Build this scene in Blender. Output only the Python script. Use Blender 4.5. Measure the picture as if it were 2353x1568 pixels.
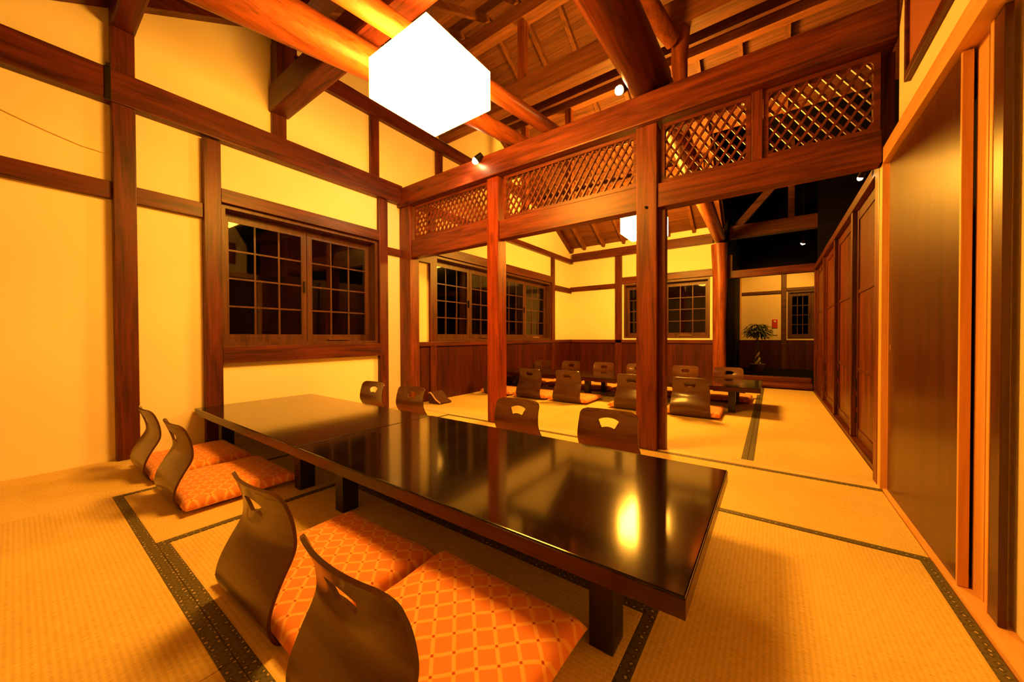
import bpy, bmesh, math, random
from mathutils import Vector, Matrix
random.seed(7)
for o in list(bpy.data.objects): bpy.data.objects.remove(o)
SC = bpy.context.scene
COL = SC.collection
R = math.radians

# ---------------------------------------------------------------- camera
cam = bpy.data.cameras.new('camera')
cam.sensor_fit = 'HORIZONTAL'; cam.sensor_width = 36.0
cam.lens = 825.99 / 2353.0 * 36.0
cam.clip_start = 0.03; cam.clip_end = 200
co = bpy.data.objects.new('camera', cam); COL.objects.link(co)
rt = Vector((0.81057784, 0.58562242, -0.00315196))
up = Vector((-0.00402063, 0.01094695, 0.999932))
fw = Vector((-0.5856171, 0.81051005, -0.01122792))
M = Matrix((rt, up, -fw)).transposed().to_4x4()
M.translation = Vector((0, 0, 0.93))
co.matrix_world = M
SC.camera = co

# ---------------------------------------------------------------- world, view
w = bpy.data.worlds.new('night'); SC.world = w; w.use_nodes = True
w.node_tree.nodes['Background'].inputs[0].default_value = (0.02, 0.012, 0.006, 1)
w.node_tree.nodes['Background'].inputs[1].default_value = 0.05
SC.view_settings.view_transform = 'Standard'
SC.view_settings.look = 'None'
SC.view_settings.gamma = 1.0
SC.view_settings.exposure = 0.0
SC.view_settings.use_curve_mapping = False

LAMP_COL = (1.0, 0.41, 0.034)
LAMP_POWER = 98.0
BACK_LAMP_POWER = 165.0


def spot(name, loc, target, power, size, col=LAMP_COL, radius=0.03, parent=None):
    l = bpy.data.lights.new(name, 'SPOT'); l.energy = power; l.color = col
    l.spot_size = size; l.spot_blend = 0.7; l.shadow_soft_size = radius
    o = bpy.data.objects.new(name, l); COL.objects.link(o)
    o.location = loc
    o.rotation_euler = (Vector(target) - Vector(loc)).to_track_quat('-Z', 'Y').to_euler()
    return o


# ---------------------------------------------------------------- materials
def newmat(name):
    m = bpy.data.materials.new(name); m.use_nodes = True
    nt = m.node_tree
    return m, nt, nt.nodes['Principled BSDF']


def N(nt, t, **kw):
    n = nt.nodes.new(t)
    for k, v in kw.items():
        setattr(n, k, v)
    return n


def ramp(nt, fac, stops):
    r = N(nt, 'ShaderNodeValToRGB')
    e = r.color_ramp.elements
    while len(e) < len(stops): e.new(0.5)
    for i, (p, c) in enumerate(stops):
        e[i].position = p; e[i].color = (c[0], c[1], c[2], 1)
    nt.links.new(fac, r.inputs[0])
    return r.outputs[0]


def coords(nt, scale=(1, 1, 1), rot=(0, 0, 0)):
    tc = N(nt, 'ShaderNodeTexCoord'); mp = N(nt, 'ShaderNodeMapping')
    mp.inputs['Scale'].default_value = scale; mp.inputs['Rotation'].default_value = rot
    nt.links.new(tc.outputs['Object'], mp.inputs[0])
    return mp.outputs[0]


def plain(name, col, rough=0.6, metal=0.0, coat=0.0, var=0.12, scale=3.0, bump=0.0, spec=0.5):
    m, nt, b = newmat(name)
    n = N(nt, 'ShaderNodeTexNoise'); n.inputs['Scale'].default_value = scale; n.inputs['Detail'].default_value = 4
    nt.links.new(coords(nt), n.inputs[0])
    c0 = [max(0, c * (1 - var)) for c in col]; c1 = [min(1, c * (1 + var)) for c in col]
    nt.links.new(ramp(nt, n.outputs[0], [(0.3, c0), (0.7, c1)]), b.inputs['Base Color'])
    b.inputs['Roughness'].default_value = rough; b.inputs['Metallic'].default_value = metal
    b.inputs['Coat Weight'].default_value = coat; b.inputs['Specular IOR Level'].default_value = spec
    if bump:
        n2 = N(nt, 'ShaderNodeTexNoise'); n2.inputs['Scale'].default_value = 60
        nt.links.new(coords(nt), n2.inputs[0])
        bp = N(nt, 'ShaderNodeBump'); bp.inputs['Strength'].default_value = bump; bp.inputs['Distance'].default_value = 0.004
        nt.links.new(n2.outputs[0], bp.inputs['Height']); nt.links.new(bp.outputs[0], b.inputs['Normal'])
    return m


def wood(name, dark, light, axis, rough=0.42, knots=True, coat=0.0, plank=0.0, plank_axis=None, spec=0.35, bump=0.25):
    """grain runs along axis (0,1,2); optional plank seams across plank_axis every `plank` metres"""
    m, nt, b = newmat(name)
    s = [9.0, 9.0, 9.0]; s[axis] = 0.7
    v = coords(nt, tuple(s))
    n = N(nt, 'ShaderNodeTexNoise'); n.inputs['Scale'].default_value = 2.2; n.inputs['Detail'].default_value = 7
    n.inputs['Roughness'].default_value = 0.62; n.inputs['Distortion'].default_value = 0.7
    nt.links.new(v, n.inputs[0])
    s2 = [38.0, 38.0, 38.0]; s2[axis] = 1.2
    n2 = N(nt, 'ShaderNodeTexNoise'); n2.inputs['Scale'].default_value = 2.0; n2.inputs['Detail'].default_value = 3
    nt.links.new(coords(nt, tuple(s2)), n2.inputs[0])
    mx = N(nt, 'ShaderNodeMath', operation='MULTIPLY_ADD'); mx.inputs[1].default_value = 0.35
    nt.links.new(n2.outputs[0], mx.inputs[0]); nt.links.new(n.outputs[0], mx.inputs[2])
    mid = [(a + c) / 2 for a, c in zip(dark, light)]
    col = ramp(nt, mx.outputs[0], [(0.48, dark), (0.66, mid), (0.85, light)])
    hgt = mx.outputs[0]
    if knots:
        s3 = [1.0, 1.0, 1.0]; s3[axis] = 0.35
        vo = N(nt, 'ShaderNodeTexVoronoi'); vo.inputs['Scale'].default_value = 2.6
        nt.links.new(coords(nt, tuple(s3)), vo.inputs[0])
        k = ramp(nt, vo.outputs['Distance'], [(0.03, (0.35, 0.3, 0.3)), (0.09, (1, 1, 1))])
        mm = N(nt, 'ShaderNodeMix', data_type='RGBA', blend_type='MULTIPLY'); mm.inputs[0].default_value = 0.8
        nt.links.new(col, mm.inputs[6]); nt.links.new(k, mm.inputs[7]); col = mm.outputs[2]
    if plank:
        sp = N(nt, 'ShaderNodeSeparateXYZ'); nt.links.new(coords(nt), sp.inputs[0])
        dv = N(nt, 'ShaderNodeMath', operation='DIVIDE'); dv.inputs[1].default_value = plank
        nt.links.new(sp.outputs[plank_axis], dv.inputs[0])
        fr = N(nt, 'ShaderNodeMath', operation='FRACT'); nt.links.new(dv.outputs[0], fr.inputs[0])
        seam = ramp(nt, fr.outputs[0], [(0.0, (0.2, 0.2, 0.2)), (0.05, (1, 1, 1))])
        fl = N(nt, 'ShaderNodeMath', operation='FLOOR'); nt.links.new(dv.outputs[0], fl.inputs[0])
        wn = N(nt, 'ShaderNodeTexWhiteNoise', noise_dimensions='1D'); nt.links.new(fl.outputs[0], wn.inputs['W'])
        tone = ramp(nt, wn.outputs[0], [(0.0, (0.72, 0.72, 0.72)), (1.0, (1.15, 1.15, 1.15))])
        for x in (seam, tone):
            mm = N(nt, 'ShaderNodeMix', data_type='RGBA', blend_type='MULTIPLY'); mm.inputs[0].default_value = 1.0
            nt.links.new(col, mm.inputs[6]); nt.links.new(x, mm.inputs[7]); col = mm.outputs[2]
    nt.links.new(col, b.inputs['Base Color'])
    b.inputs['Roughness'].default_value = rough; b.inputs['Coat Weight'].default_value = coat; b.inputs['Coat Roughness'].default_value = 0.09
    b.inputs['Specular IOR Level'].default_value = spec
    bp = N(nt, 'ShaderNodeBump'); bp.inputs['Strength'].default_value = bump; bp.inputs['Distance'].default_value = 0.003
    nt.links.new(hgt, bp.inputs['Height']); nt.links.new(bp.outputs[0], b.inputs['Normal'])
    return m


def emit(name, col, power):
    m, nt, b = newmat(name)
    b.inputs['Base Color'].default_value = (col[0], col[1], col[2], 1)
    b.inputs['Emission Color'].default_value = (col[0], col[1], col[2], 1)
    b.inputs['Emission Strength'].default_value = power
    return m


WD, WL = (0.026, 0.0042, 0.0035), (0.135, 0.024, 0.012)
WOOD = [wood('stained_wood_x', WD, WL, 0), wood('stained_wood_y', WD, WL, 1), wood('stained_wood_z', WD, WL, 2)]
LIT_SCREENW = [wood('lit_screen_wood_' + 'xyz'[i], (0.05, 0.0085, 0.006), (0.21, 0.043, 0.018), i) for i in range(3)]  # lighter copy of the stained wood: lamplight on the screen put into its colour
LOGM = [wood('log_wood_x', (0.10, 0.022, 0.007), (0.32, 0.08, 0.022), 0, 0.38),
        wood('log_wood_y', (0.10, 0.022, 0.007), (0.32, 0.08, 0.022), 1, 0.38),
        wood('log_wood_z', (0.10, 0.022, 0.007), (0.32, 0.08, 0.022), 2, 0.38)]
RED_LOG = wood('red_stained_log', (0.022, 0.004, 0.002), (0.11, 0.02, 0.007), 1, 0.32)
ROOFB = wood('roof_boards', (0.09, 0.028, 0.010), (0.21, 0.072, 0.024), 0, 0.6, False, plank=0.17, plank_axis=1)
RAFT = wood('rafter_wood', (0.10, 0.032, 0.011), (0.24, 0.085, 0.028), 1, 0.55)
BLACKW = wood('near_black_wood', (0.004, 0.003, 0.003), (0.010, 0.007, 0.006), 0, 0.8, False, spec=0.1)  # darkness of the hall and closet put into a near-black wood colour
DARKT = wood('dark_truss_wood', (0.05, 0.014, 0.007), (0.14, 0.042, 0.017), 0, 0.5)
WAINX = wood('wainscot_boards_x', (0.03, 0.0045, 0.0025), (0.085, 0.013, 0.006), 2, 0.4, False, plank=0.135, plank_axis=0)
WAINY = wood('wainscot_boards_y', (0.03, 0.0045, 0.0025), (0.085, 0.013, 0.006), 2, 0.4, False, plank=0.135, plank_axis=1)
SASHW = wood('window_sash_wood', (0.045, 0.015, 0.007), (0.12, 0.042, 0.018), 2, 0.4, False)
LIT_POST = wood('spotlit_post_tint', (0.10, 0.012, 0.004), (0.36, 0.055, 0.014), 2, 0.4)  # spotlight glow down this post put into a lighter, redder wood colour
PLANKD = wood('plank_door_wood', (0.055, 0.010, 0.004), (0.17, 0.035, 0.011), 2, 0.38, True, plank=0.115, plank_axis=1)
PINE = wood('pine_trim', (0.62, 0.3, 0.10), (0.80, 0.44, 0.17), 2, 0.5, False, bump=0.08)
PINEX = wood('pine_trim_long', (0.66, 0.34, 0.12), (0.84, 0.5, 0.2), 1, 0.5, False, bump=0.08)
SILLW = wood('pale_threshold', (0.62, 0.4, 0.18), (0.86, 0.62, 0.32), 0, 0.4, False, bump=0.08)
DOORP = wood('dark_door_veneer', (0.04, 0.011, 0.005), (0.085, 0.025, 0.010), 2, 0.30, False, bump=0.05)
PLASTER = plain('cream_plaster', (0.90, 0.80, 0.58), 0.85, var=0.035, scale=1.3, bump=0.1, spec=0.2)
PLASTER_D = plain('ochre_plaster', (0.85, 0.68, 0.40), 0.85, var=0.05, scale=1.3, spec=0.2)
SUBFLOOR = plain('subfloor', (0.2, 0.13, 0.06), 0.9)
BLACKMETAL = plain('dark_metal', (0.03, 0.025, 0.02), 0.4, metal=0.8)
BRASS = plain('worn_brass', (0.7, 0.5, 0.25), 0.25, metal=1.0)
LACQ = wood('black_lacquer', (0.003, 0.0015, 0.0012), (0.005, 0.0025, 0.002), 0, 0.14, False, coat=0.78, spec=0.1, bump=0.02)
LACQ_EDGE = wood('brown_lacquer_edge', (0.03, 0.0055, 0.003), (0.06, 0.012, 0.006), 0, 0.25, False, bump=0.03)
LACQ_LEG = plain('black_leg_paint', (0.008, 0.006, 0.006), 0.35)
SHELL = wood('bent_plywood', (0.07, 0.027, 0.014), (0.11, 0.044, 0.024), 0, 0.3, False, coat=0.3, bump=0.03)
SHELLE = plain('plywood_edge', (0.05, 0.012, 0.006), 0.35)
LEAF = plain('leaf_green', (0.07, 0.09, 0.02), 0.5, var=0.4)
BARK = plain('plant_stem', (0.42, 0.3, 0.2), 0.7)
POTM = plain('plant_pot', (0.25, 0.14, 0.1), 0.5)
REDP = plain('red_enamel', (0.6, 0.03, 0.02), 0.35)
WHITEP = plain('white_card', (0.8, 0.75, 0.65), 0.6)
LAMPM = emit('lit_paper_shade', LAMP_COL, LAMP_POWER)
LAMPB = emit('lit_paper_shade_back', LAMP_COL, BACK_LAMP_POWER)
BULB = emit('lit_bulb', (1.0, 0.6, 0.25), 18)
BULB3 = emit('lit_bulb_brightest', (1.0, 0.6, 0.25), 160)
BULB2 = emit('lit_bulb_strong', (1.0, 0.6, 0.25), 60)
MESHM = plain('brown_mesh_cloth', (0.34, 0.10, 0.04), 0.8)


def tatami_mat(name, axis):
    m, nt, b = newmat(name)
    sp = N(nt, 'ShaderNodeSeparateXYZ'); nt.links.new(coords(nt), sp.inputs[0])
    across = sp.outputs[1 - axis]; along = sp.outputs[axis]
    # warp ridges run along the long side
    m1 = N(nt, 'ShaderNodeMath', operation='MULTIPLY'); m1.inputs[1].default_value = 2 * math.pi / 0.0155
    nt.links.new(across, m1.inputs[0])
    s1 = N(nt, 'ShaderNodeMath', operation='SINE'); nt.links.new(m1.outputs[0], s1.inputs[0])
    sc = [260.0, 260.0, 1.0]; sc[1 - axis] = 40.0
    n = N(nt, 'ShaderNodeTexNoise'); n.inputs['Scale'].default_value = 1.0; n.inputs['Detail'].default_value = 2
    nt.links.new(coords(nt, tuple(sc)), n.inputs[0])
    n3 = N(nt, 'ShaderNodeTexNoise'); n3.inputs['Scale'].default_value = 1.7; n3.inputs['Detail'].default_value = 3
    nt.links.new(coords(nt), n3.inputs[0])
    a = N(nt, 'ShaderNodeMath', operation='MULTIPLY_ADD'); a.inputs[1].default_value = 0.09
    nt.links.new(s1.outputs[0], a.inputs[0]); nt.links.new(n.outputs[0], a.inputs[2])
    a2 = N(nt, 'ShaderNodeMath', operation='MULTIPLY_ADD'); a2.inputs[1].default_value = 0.5
    nt.links.new(n3.outputs[0], a2.inputs[0]); nt.links.new(a.outputs[0], a2.inputs[2])
    c = ramp(nt, a2.outputs[0], [(0.4, (0.46, 0.32, 0.10)), (0.75, (0.65, 0.48, 0.165)), (1.1, (0.75, 0.57, 0.21))])
    nt.links.new(c, b.inputs['Base Color'])
    b.inputs['Roughness'].default_value = 0.62; b.inputs['Specular IOR Level'].default_value = 0.3
    bp = N(nt, 'ShaderNodeBump'); bp.inputs['Strength'].default_value = 0.35; bp.inputs['Distance'].default_value = 0.002
    nt.links.new(a.outputs[0], bp.inputs['Height']); nt.links.new(bp.outputs[0], b.inputs['Normal'])
    return m


def heri_mat(name):
    m, nt, b = newmat(name)
    vo = N(nt, 'ShaderNodeTexVoronoi', distance='MANHATTAN'); vo.inputs['Scale'].default_value = 38
    vo.inputs['Randomness'].default_value = 0.25
    nt.links.new(coords(nt), vo.inputs[0])
    n = N(nt, 'ShaderNodeTexNoise'); n.inputs['Scale'].default_value = 160
    nt.links.new(coords(nt), n.inputs[0])
    a = N(nt, 'ShaderNodeMath', operation='MULTIPLY_ADD'); a.inputs[1].default_value = 0.5
    nt.links.new(n.outputs[0], a.inputs[0]); nt.links.new(vo.outputs['Distance'], a.inputs[2])
    c = ramp(nt, a.outputs[0], [(0.43, (0.46, 0.36, 0.2)), (0.49, (0.12, 0.10, 0.045)), (0.60, (0.022, 0.022, 0.010)),
                                (0.85, (0.10, 0.08, 0.035))])
    nt.links.new(c, b.inputs['Base Color']); b.inputs['Roughness'].default_value = 0.6
    return m


def cushion_mat(name):
    m, nt, b = newmat(name)
    sp = N(nt, 'ShaderNodeSeparateXYZ'); nt.links.new(coords(nt, (1, 1, 1), (0, 0, R(45))), sp.inputs[0])
    P = 0.056
    outs = []; dots = []
    for ax in (0, 1):
        d = N(nt, 'ShaderNodeMath', operation='DIVIDE'); d.inputs[1].default_value = P
        nt.links.new(sp.outputs[ax], d.inputs[0])
        f = N(nt, 'ShaderNodeMath', operation='FRACT'); nt.links.new(d.outputs[0], f.inputs[0])
        s = N(nt, 'ShaderNodeMath', operation='SUBTRACT'); s.inputs[1].default_value = 0.5
        nt.links.new(f.outputs[0], s.inputs[0])
        ab = N(nt, 'ShaderNodeMath', operation='ABSOLUTE'); nt.links.new(s.outputs[0], ab.inputs[0])
        outs.append(ab.outputs[0])
    mn = N(nt, 'ShaderNodeMath', operation='MINIMUM'); mxn = N(nt, 'ShaderNodeMath', operation='MAXIMUM')
    for q in (mn, mxn):
        nt.links.new(outs[0], q.inputs[0]); nt.links.new(outs[1], q.inputs[1])
    base = ramp(nt, mn.outputs[0], [(0.075, (0.88, 0.44, 0.14)), (0.115, (0.78, 0.24, 0.06))])
    dot = ramp(nt, mxn.outputs[0], [(0.05, (0.5, 0.10, 0.04)), (0.09, (1, 1, 1))])
    mm = N(nt, 'ShaderNodeMix', data_type='RGBA', blend_type='MULTIPLY'); mm.inputs[0].default_value = 1
    nt.links.new(base, mm.inputs[6]); nt.links.new(dot, mm.inputs[7])
    nt.links.new(mm.outputs[2], b.inputs['Base Color'])
    b.inputs['Roughness'].default_value = 0.75; b.inputs['Sheen Weight'].default_value = 0.2
    b.inputs['Specular IOR Level'].default_value = 0.25
    return m


def glass_mat(name):
    m = bpy.data.materials.new(name); m.use_nodes = True; nt = m.node_tree
    nt.nodes.clear()
    out = N(nt, 'ShaderNodeOutputMaterial'); mix = N(nt, 'ShaderNodeMixShader')
    tr = N(nt, 'ShaderNodeBsdfTransparent'); gl = N(nt, 'ShaderNodeBsdfGlossy'); gl.inputs['Roughness'].default_value = 0.03
    fr = N(nt, 'ShaderNodeFresnel'); fr.inputs[0].default_value = 1.5
    tr.inputs[0].default_value = (0.8, 0.8, 0.8, 1)
    nt.links.new(fr.outputs[0], mix.inputs[0]); nt.links.new(tr.outputs[0], mix.inputs[1]); nt.links.new(gl.outputs[0], mix.inputs[2])
    nt.links.new(mix.outputs[0], out.inputs[0])
    return m


TAT = [tatami_mat('tatami_rush_x', 0), tatami_mat('tatami_rush_y', 1)]
HERI = heri_mat('patterned_border_cloth')
CUSH = cushion_mat('orange_lattice_cloth')
GLASS = glass_mat('window_glass')


# ---------------------------------------------------------------- mesh builder
def root_loc(p):
    while p.parent: p = p.parent
    return Vector(p.location)


class MB:
    def __init__(s): s.bm = bmesh.new()

    def box(s, x0, x1, y0, y1, z0, z1):
        v = [s.bm.verts.new(c) for c in ((x0, y0, z0), (x1, y0, z0), (x1, y1, z0), (x0, y1, z0),
                                         (x0, y0, z1), (x1, y0, z1), (x1, y1, z1), (x0, y1, z1))]
        for f in ((3, 2, 1, 0), (4, 5, 6, 7), (0, 1, 5, 4), (1, 2, 6, 5), (2, 3, 7, 6), (3, 0, 4, 7)):
            s.bm.faces.new([v[i] for i in f])
        return s

    def prism(s, poly, axis, a, b):
        """poly: 2D points in the plane normal to axis, extruded from a to b"""
        def P(u, v, t):
            return {0: (t, u, v), 1: (u, t, v), 2: (u, v, t)}[axis]
        A = [s.bm.verts.new(P(u, v, a)) for u, v in poly]; B = [s.bm.verts.new(P(u, v, b)) for u, v in poly]
        n = len(poly)
        s.bm.faces.new(A[::-1]); s.bm.faces.new(B)
        for i in range(n): s.bm.faces.new((A[i], A[(i + 1) % n], B[(i + 1) % n], B[i]))
        return s

    def bar(s, p, q, w, h, roll=0.0):
        """rectangular bar between two points; w across, h up"""
        p, q = Vector(p), Vector(q); d = (q - p).normalized()
        side = d.cross(Vector((0, 0, 1)))
        if side.length < 1e-3: side = Vector((1, 0, 0))
        side.normalize(); u = side.cross(d).normalized()
        if roll:
            rm = Matrix.Rotation(roll, 3, d); side = rm @ side; u = rm @ u
        vs = []
        for c in (p, q):
            for a, b in ((-1, -1), (1, -1), (1, 1), (-1, 1)):
                vs.append(s.bm.verts.new(c + side * a * w / 2 + u * b * h / 2))
        for f in ((0, 1, 2, 3), (7, 6, 5, 4), (0, 4, 5, 1), (1, 5, 6, 2), (2, 6, 7, 3), (3, 7, 4, 0)):
            s.bm.faces.new([vs[i] for i in f])
        return s

    def tube(s, pts, radii, seg=20, wob=0.0, cap=True):
        pts = [Vector(p) for p in pts]; rings = []
        ref = None
        for i, p in enumerate(pts):
            d = (pts[min(i + 1, len(pts) - 1)] - pts[max(i - 1, 0)]).normalized()
            if ref is None:
                ref = d.orthogonal().normalized()
            a = (ref - d * ref.dot(d)).normalized(); ref = a; b = d.cross(a)
            r = radii[i] if hasattr(radii, '__len__') else radii
            ring = []
            for k in range(seg):
                t = 2 * math.pi * k / seg
                rr = r * (1 + wob * (math.sin(3 * t + i * 0.7) * 0.5 + math.sin(2 * t - i * 1.3) * 0.5))
                ring.append(s.bm.verts.new(p + (a * math.cos(t) + b * math.sin(t)) * rr))
            rings.append(ring)
        for i in range(len(rings) - 1):
            for k in range(seg):
                s.bm.faces.new((rings[i][k], rings[i][(k + 1) % seg], rings[i + 1][(k + 1) % seg], rings[i + 1][k]))
        if cap:
            s.bm.faces.new(rings[0][::-1]); s.bm.faces.new(rings[-1])
        return s

    def build(s, name, mat, parent=None, bevel=0.0, smooth=False):
        bmesh.ops.recalc_face_normals(s.bm, faces=s.bm.faces)
        if bevel:
            es = [e for e in s.bm.edges if len(e.link_faces) == 2 and e.calc_face_angle(0) > 0.6]
            bmesh.ops.bevel(s.bm, geom=es, offset=bevel, segments=2, affect='EDGES', profile=0.6)
        if parent is not None:
            L = root_loc(parent)
            for v in s.bm.verts: v.co -= L
        me = bpy.data.meshes.new(name); s.bm.to_mesh(me); s.bm.free()
        if smooth:
            for p in me.polygons: p.use_smooth = True
            try: me.set_sharp_from_angle(angle=R(40))
            except Exception: pass
        me.materials.append(mat)
        o = bpy.data.objects.new(name, me); COL.objects.link(o)
        if parent is not None: o.parent = parent
        return o


def tag(o, label=None, cat=None, group=None, kind=None):
    if label: o['label'] = label
    if cat: o['category'] = cat
    if group: o['group'] = group
    if kind: o['kind'] = kind
    return o


def empty(name, loc=(0, 0, 0), rz=0.0, **kw):
    o = bpy.data.objects.new(name, None); COL.objects.link(o)
    o.empty_display_size = 0.1
    o.location = loc; o.rotation_euler = (0, 0, rz)
    tag(o, **kw)
    return o


def copy_tree(o, parent=None):
    c = o.copy(); COL.objects.link(c)
    if parent is not None: c.parent = parent
    for ch in list(o.children): copy_tree(ch, c)
    return c


def bx(name, mat, x0, x1, y0, y1, z0, z1, parent=None, bevel=0.0):
    return MB().box(min(x0, x1), max(x0, x1), min(y0, y1), max(y0, y1), min(z0, z1), max(z0, z1)).build(name, mat, parent, bevel)


def struct(name, mat, *b, bevel=0.0):
    return tag(bx(name, mat, *b, bevel=bevel), kind='structure')


def beam(name, label, mat, x0, x1, y0, y1, z0, z1, cat='beam', group=None, bevel=0.006):
    return tag(bx(name, mat, x0, x1, y0, y1, z0, z1, bevel=bevel), label, cat, group)


TRIM = [0]


def trim(mat, x0, x1, y0, y1, z0, z1, bevel=0.003):
    TRIM[0] += 1
    return tag(bx('trim_%d' % TRIM[0], mat, x0, x1, y0, y1, z0, z1, bevel=bevel), kind='structure')


# ================================================================= SETTING
WX = -4.06
YF = 8.11
YS = 3.04
YB = -0.60
ZF = lambda y: 3.10 + 0.547 * (8.11 - y)      # far roof slope (underside)
ZN = lambda y: 3.32 + 0.526 * y                # near roof slope
YR = (3.10 + 0.547 * 8.11 - 3.32) / (0.526 + 0.547)
ZR = ZN(YR)

struct('floor', SUBFLOOR, -4.3, 1.45, -0.8, 11.8, -0.25, -0.055)

# left wall with two window openings, gable above
wb = MB()
W1 = (1.105, 2.70, 0.855, 2.15); W2 = (3.667, 7.114, 0.867, 2.14)
for (y0, y1, z0, z1) in ((-0.75, W1[0], -0.05, 2.7), (W1[1], W2[0], -0.05, 2.7), (W2[1], 8.3, -0.05, 2.7),
                         (W1[0], W1[1], -0.05, W1[2]), (W1[0], W1[1], W1[3], 2.7),
                         (W2[0], W2[1], -0.05, W2[2]), (W2[0], W2[1], W2[3], 2.7)):
    wb.box(WX - 0.2, WX, y0, y1, z0, z1)
wb.prism([(-0.75, 2.7), (8.3, 2.7), (8.3, ZF(8.3) + .02), (YR, ZR + .02), (-0.75, ZN(-0.75) + .02)], 0, WX - 0.2, WX)
tag(wb.build('wall_left', PLASTER), kind='structure')

# far wall of the back room with a window opening
W3 = (-2.72, -1.0, 0.90, 2.11)
wb = MB()
for (x0, x1, z0, z1) in ((WX, W3[0], -0.05, 3.11), (W3[1], -0.83, -0.05, 3.11), (W3[0], W3[1], -0.05, W3[2]), (W3[0], W3[1], W3[3], 3.11)):
    wb.box(x0, x1, YF, YF + 0.18, z0, z1)
tag(wb.build('wall_far', PLASTER), kind='structure')
# wall behind the photographer and the right-hand walls
struct('wall_near', plain('low_bounce_plaster', (0.30, 0.23, 0.14), 0.85), WX, 1.45, YB - 0.15, YB, -0.05, ZN(YB) + 0.05)  # unseen wall; its brown is made up to cut bounce light from behind
wb = MB()
wb.box(0.616, 0.78, YB, 1.93, -0.05, 2.06)
wb.prism([(YB, 2.05), (2.86, 2.05), (2.86, 2.62), (2.45, 3.3), (2.45, ZN(2.45)), (YB, ZN(YB))], 0, 0.562, 0.78)
tag(wb.build('wall_right', PLASTER), kind='structure')
struct('wall_closet', BLACKW, 1.30, 1.40, YB, 11.6, -0.05, 5.6)
struct('wall_hall', BLACKW, -0.76, -0.70, 8.11, 11.5, -0.05, 4.6)
struct('wall_hall', BLACKW, 0.64, 1.3, 8.11, 8.2, -0.05, 4.6)
struct('ceiling', BLACKW, -0.76, 1.4, 6.3, 11.6, 4.55, 4.62)
wb = MB(); wb.box(-0.78, 0.32, 11.42, 11.6, -0.05, 4.6).box(1.25, 1.4, 11.42, 11.6, -0.05, 4.6).box(0.32, 1.25, 11.42, 11.6, 2.05, 4.6).box(0.32, 1.25, 11.42, 11.6, -0.05, 0.87)
tag(wb.build('wall_hall_end', PLASTER_D), kind='structure')
struct('wall_hall_end', BLACKW, -0.70, 1.3, 11.36, 11.415, 2.62, 4.55)

# roof boards
rb = MB()
T = 0.03
rb.prism([(YB - .2, ZN(YB - .2)), (YR, ZR), (YR, ZR + T), (YB - .2, ZN(YB - .2) + T)], 0, WX - 0.25, 1.4)
rb.prism([(YR, ZR), (8.4, ZF(8.4)), (8.4, ZF(8.4) + T), (YR, ZR + T)], 0, WX - 0.25, -0.74)
rb.prism([(YR, ZR), (6.35, ZF(6.35)), (6.35, ZF(6.35) + T), (YR, ZR + T)], 0, -0.74, 1.4)
tag(rb.build('ceiling', ROOFB), kind='structure')

# ------------------------------------------------- rafters and purlins
first = None
k = 0
for i in range(12):
    x = 0.14 - 0.475 * i
    if x < WX + 0.15: break
    ye = 6.3 if x > -0.74 else 8.1
    m = MB(); m.bar((x, YR + 0.06, ZF(YR + 0.06) - 0.045), (x, ye, ZF(ye) - 0.045), 0.055, 0.085)
    o = m.build('roof_rafter', RAFT)
    tag(o, 'slender rafter running down the far roof slope above the back room', 'rafter', 'rafters of the far roof slope')
for i in range(12):
    x = 0.14 - 0.475 * i
    if x < WX + 0.15: break
    m = MB(); m.bar((x, YB + 0.01, ZN(YB + .01) - 0.045), (x, YR - 0.06, ZN(YR - 0.06) - 0.045), 0.055, 0.085)
    o = m.build('roof_rafter', RAFT)
    tag(o, 'slender rafter running up the near roof slope above the front room', 'rafter', 'rafters of the near roof slope')


def purlin(y, top, hh, ww, label, mat=None, x0=WX + 0.005, x1=1.28):
    return beam('roof_purlin', label, mat or RAFTX, x0, x1, y - ww / 2, y + ww / 2, top - hh, top, cat='purlin')


RAFTX = wood('purlin_wood', (0.11, 0.036, 0.012), (0.28, 0.095, 0.03), 0, 0.5)
beam('roof_beam', 'thick lit beam crossing high under the ridge, behind the lantern', RAFTX, WX + 0.005, 1.28, 3.75, 3.93, 3.90, 4.17)
beam('roof_purlin', 'added dark bar for the dark gap just behind the thick high beam', DARKT, WX + 0.005, 1.28, 4.92, 4.98, 4.53, 4.70, cat='purlin')  # added bar that stands for the dark gap behind the high beam
purlin(5.18, ZF(5.24) - 0.04, 0.12, 0.12, 'thin purlin just above the lattice screen, lowest one in view')
purlin(3.84, 5.12, 0.18, 0.16, 'ridge purlin at the very top of the roof')
purlin(6.6, ZF(6.66) - 0.09, 0.14, 0.14, 'low purlin on the back room side of the roof', x1=-0.9)
purlin(1.62, ZN(1.54) - 0.10, 0.18, 0.18, 'purlin over the first crossbeam, near the lit lantern', mat=WOOD[0])
# short struts between purlins
for i, x in enumerate((-2.59, -3.68)):
    beam('roof_strut', ['short upright strut on the thick high beam, right of the lantern', 'short upright strut on the thick high beam, above the lantern'][i],
         LOGM[2], x - 0.05, x + 0.05, 3.79, 3.89, 4.172, 4.938, cat='strut')
for x, l in ((-2.61, 'short strut post standing left of the roof spotlight on the lattice beam side'),
             (-3.45, 'short strut post in the dark corner above the left lattice panel')):
    beam('roof_strut', l, LOGM[2], x - 0.05, x + 0.05, 5.13, 5.23, 2.9, ZF(5.24) - 0.165, cat='strut')
# a long lower crosspiece carrying those struts
beam('roof_beam', 'plain squared crosspiece carrying short struts behind the lattice screen', WOOD[0], WX + 0.005, 0.59, 5.11, 5.25, 2.74, 2.895)


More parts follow.
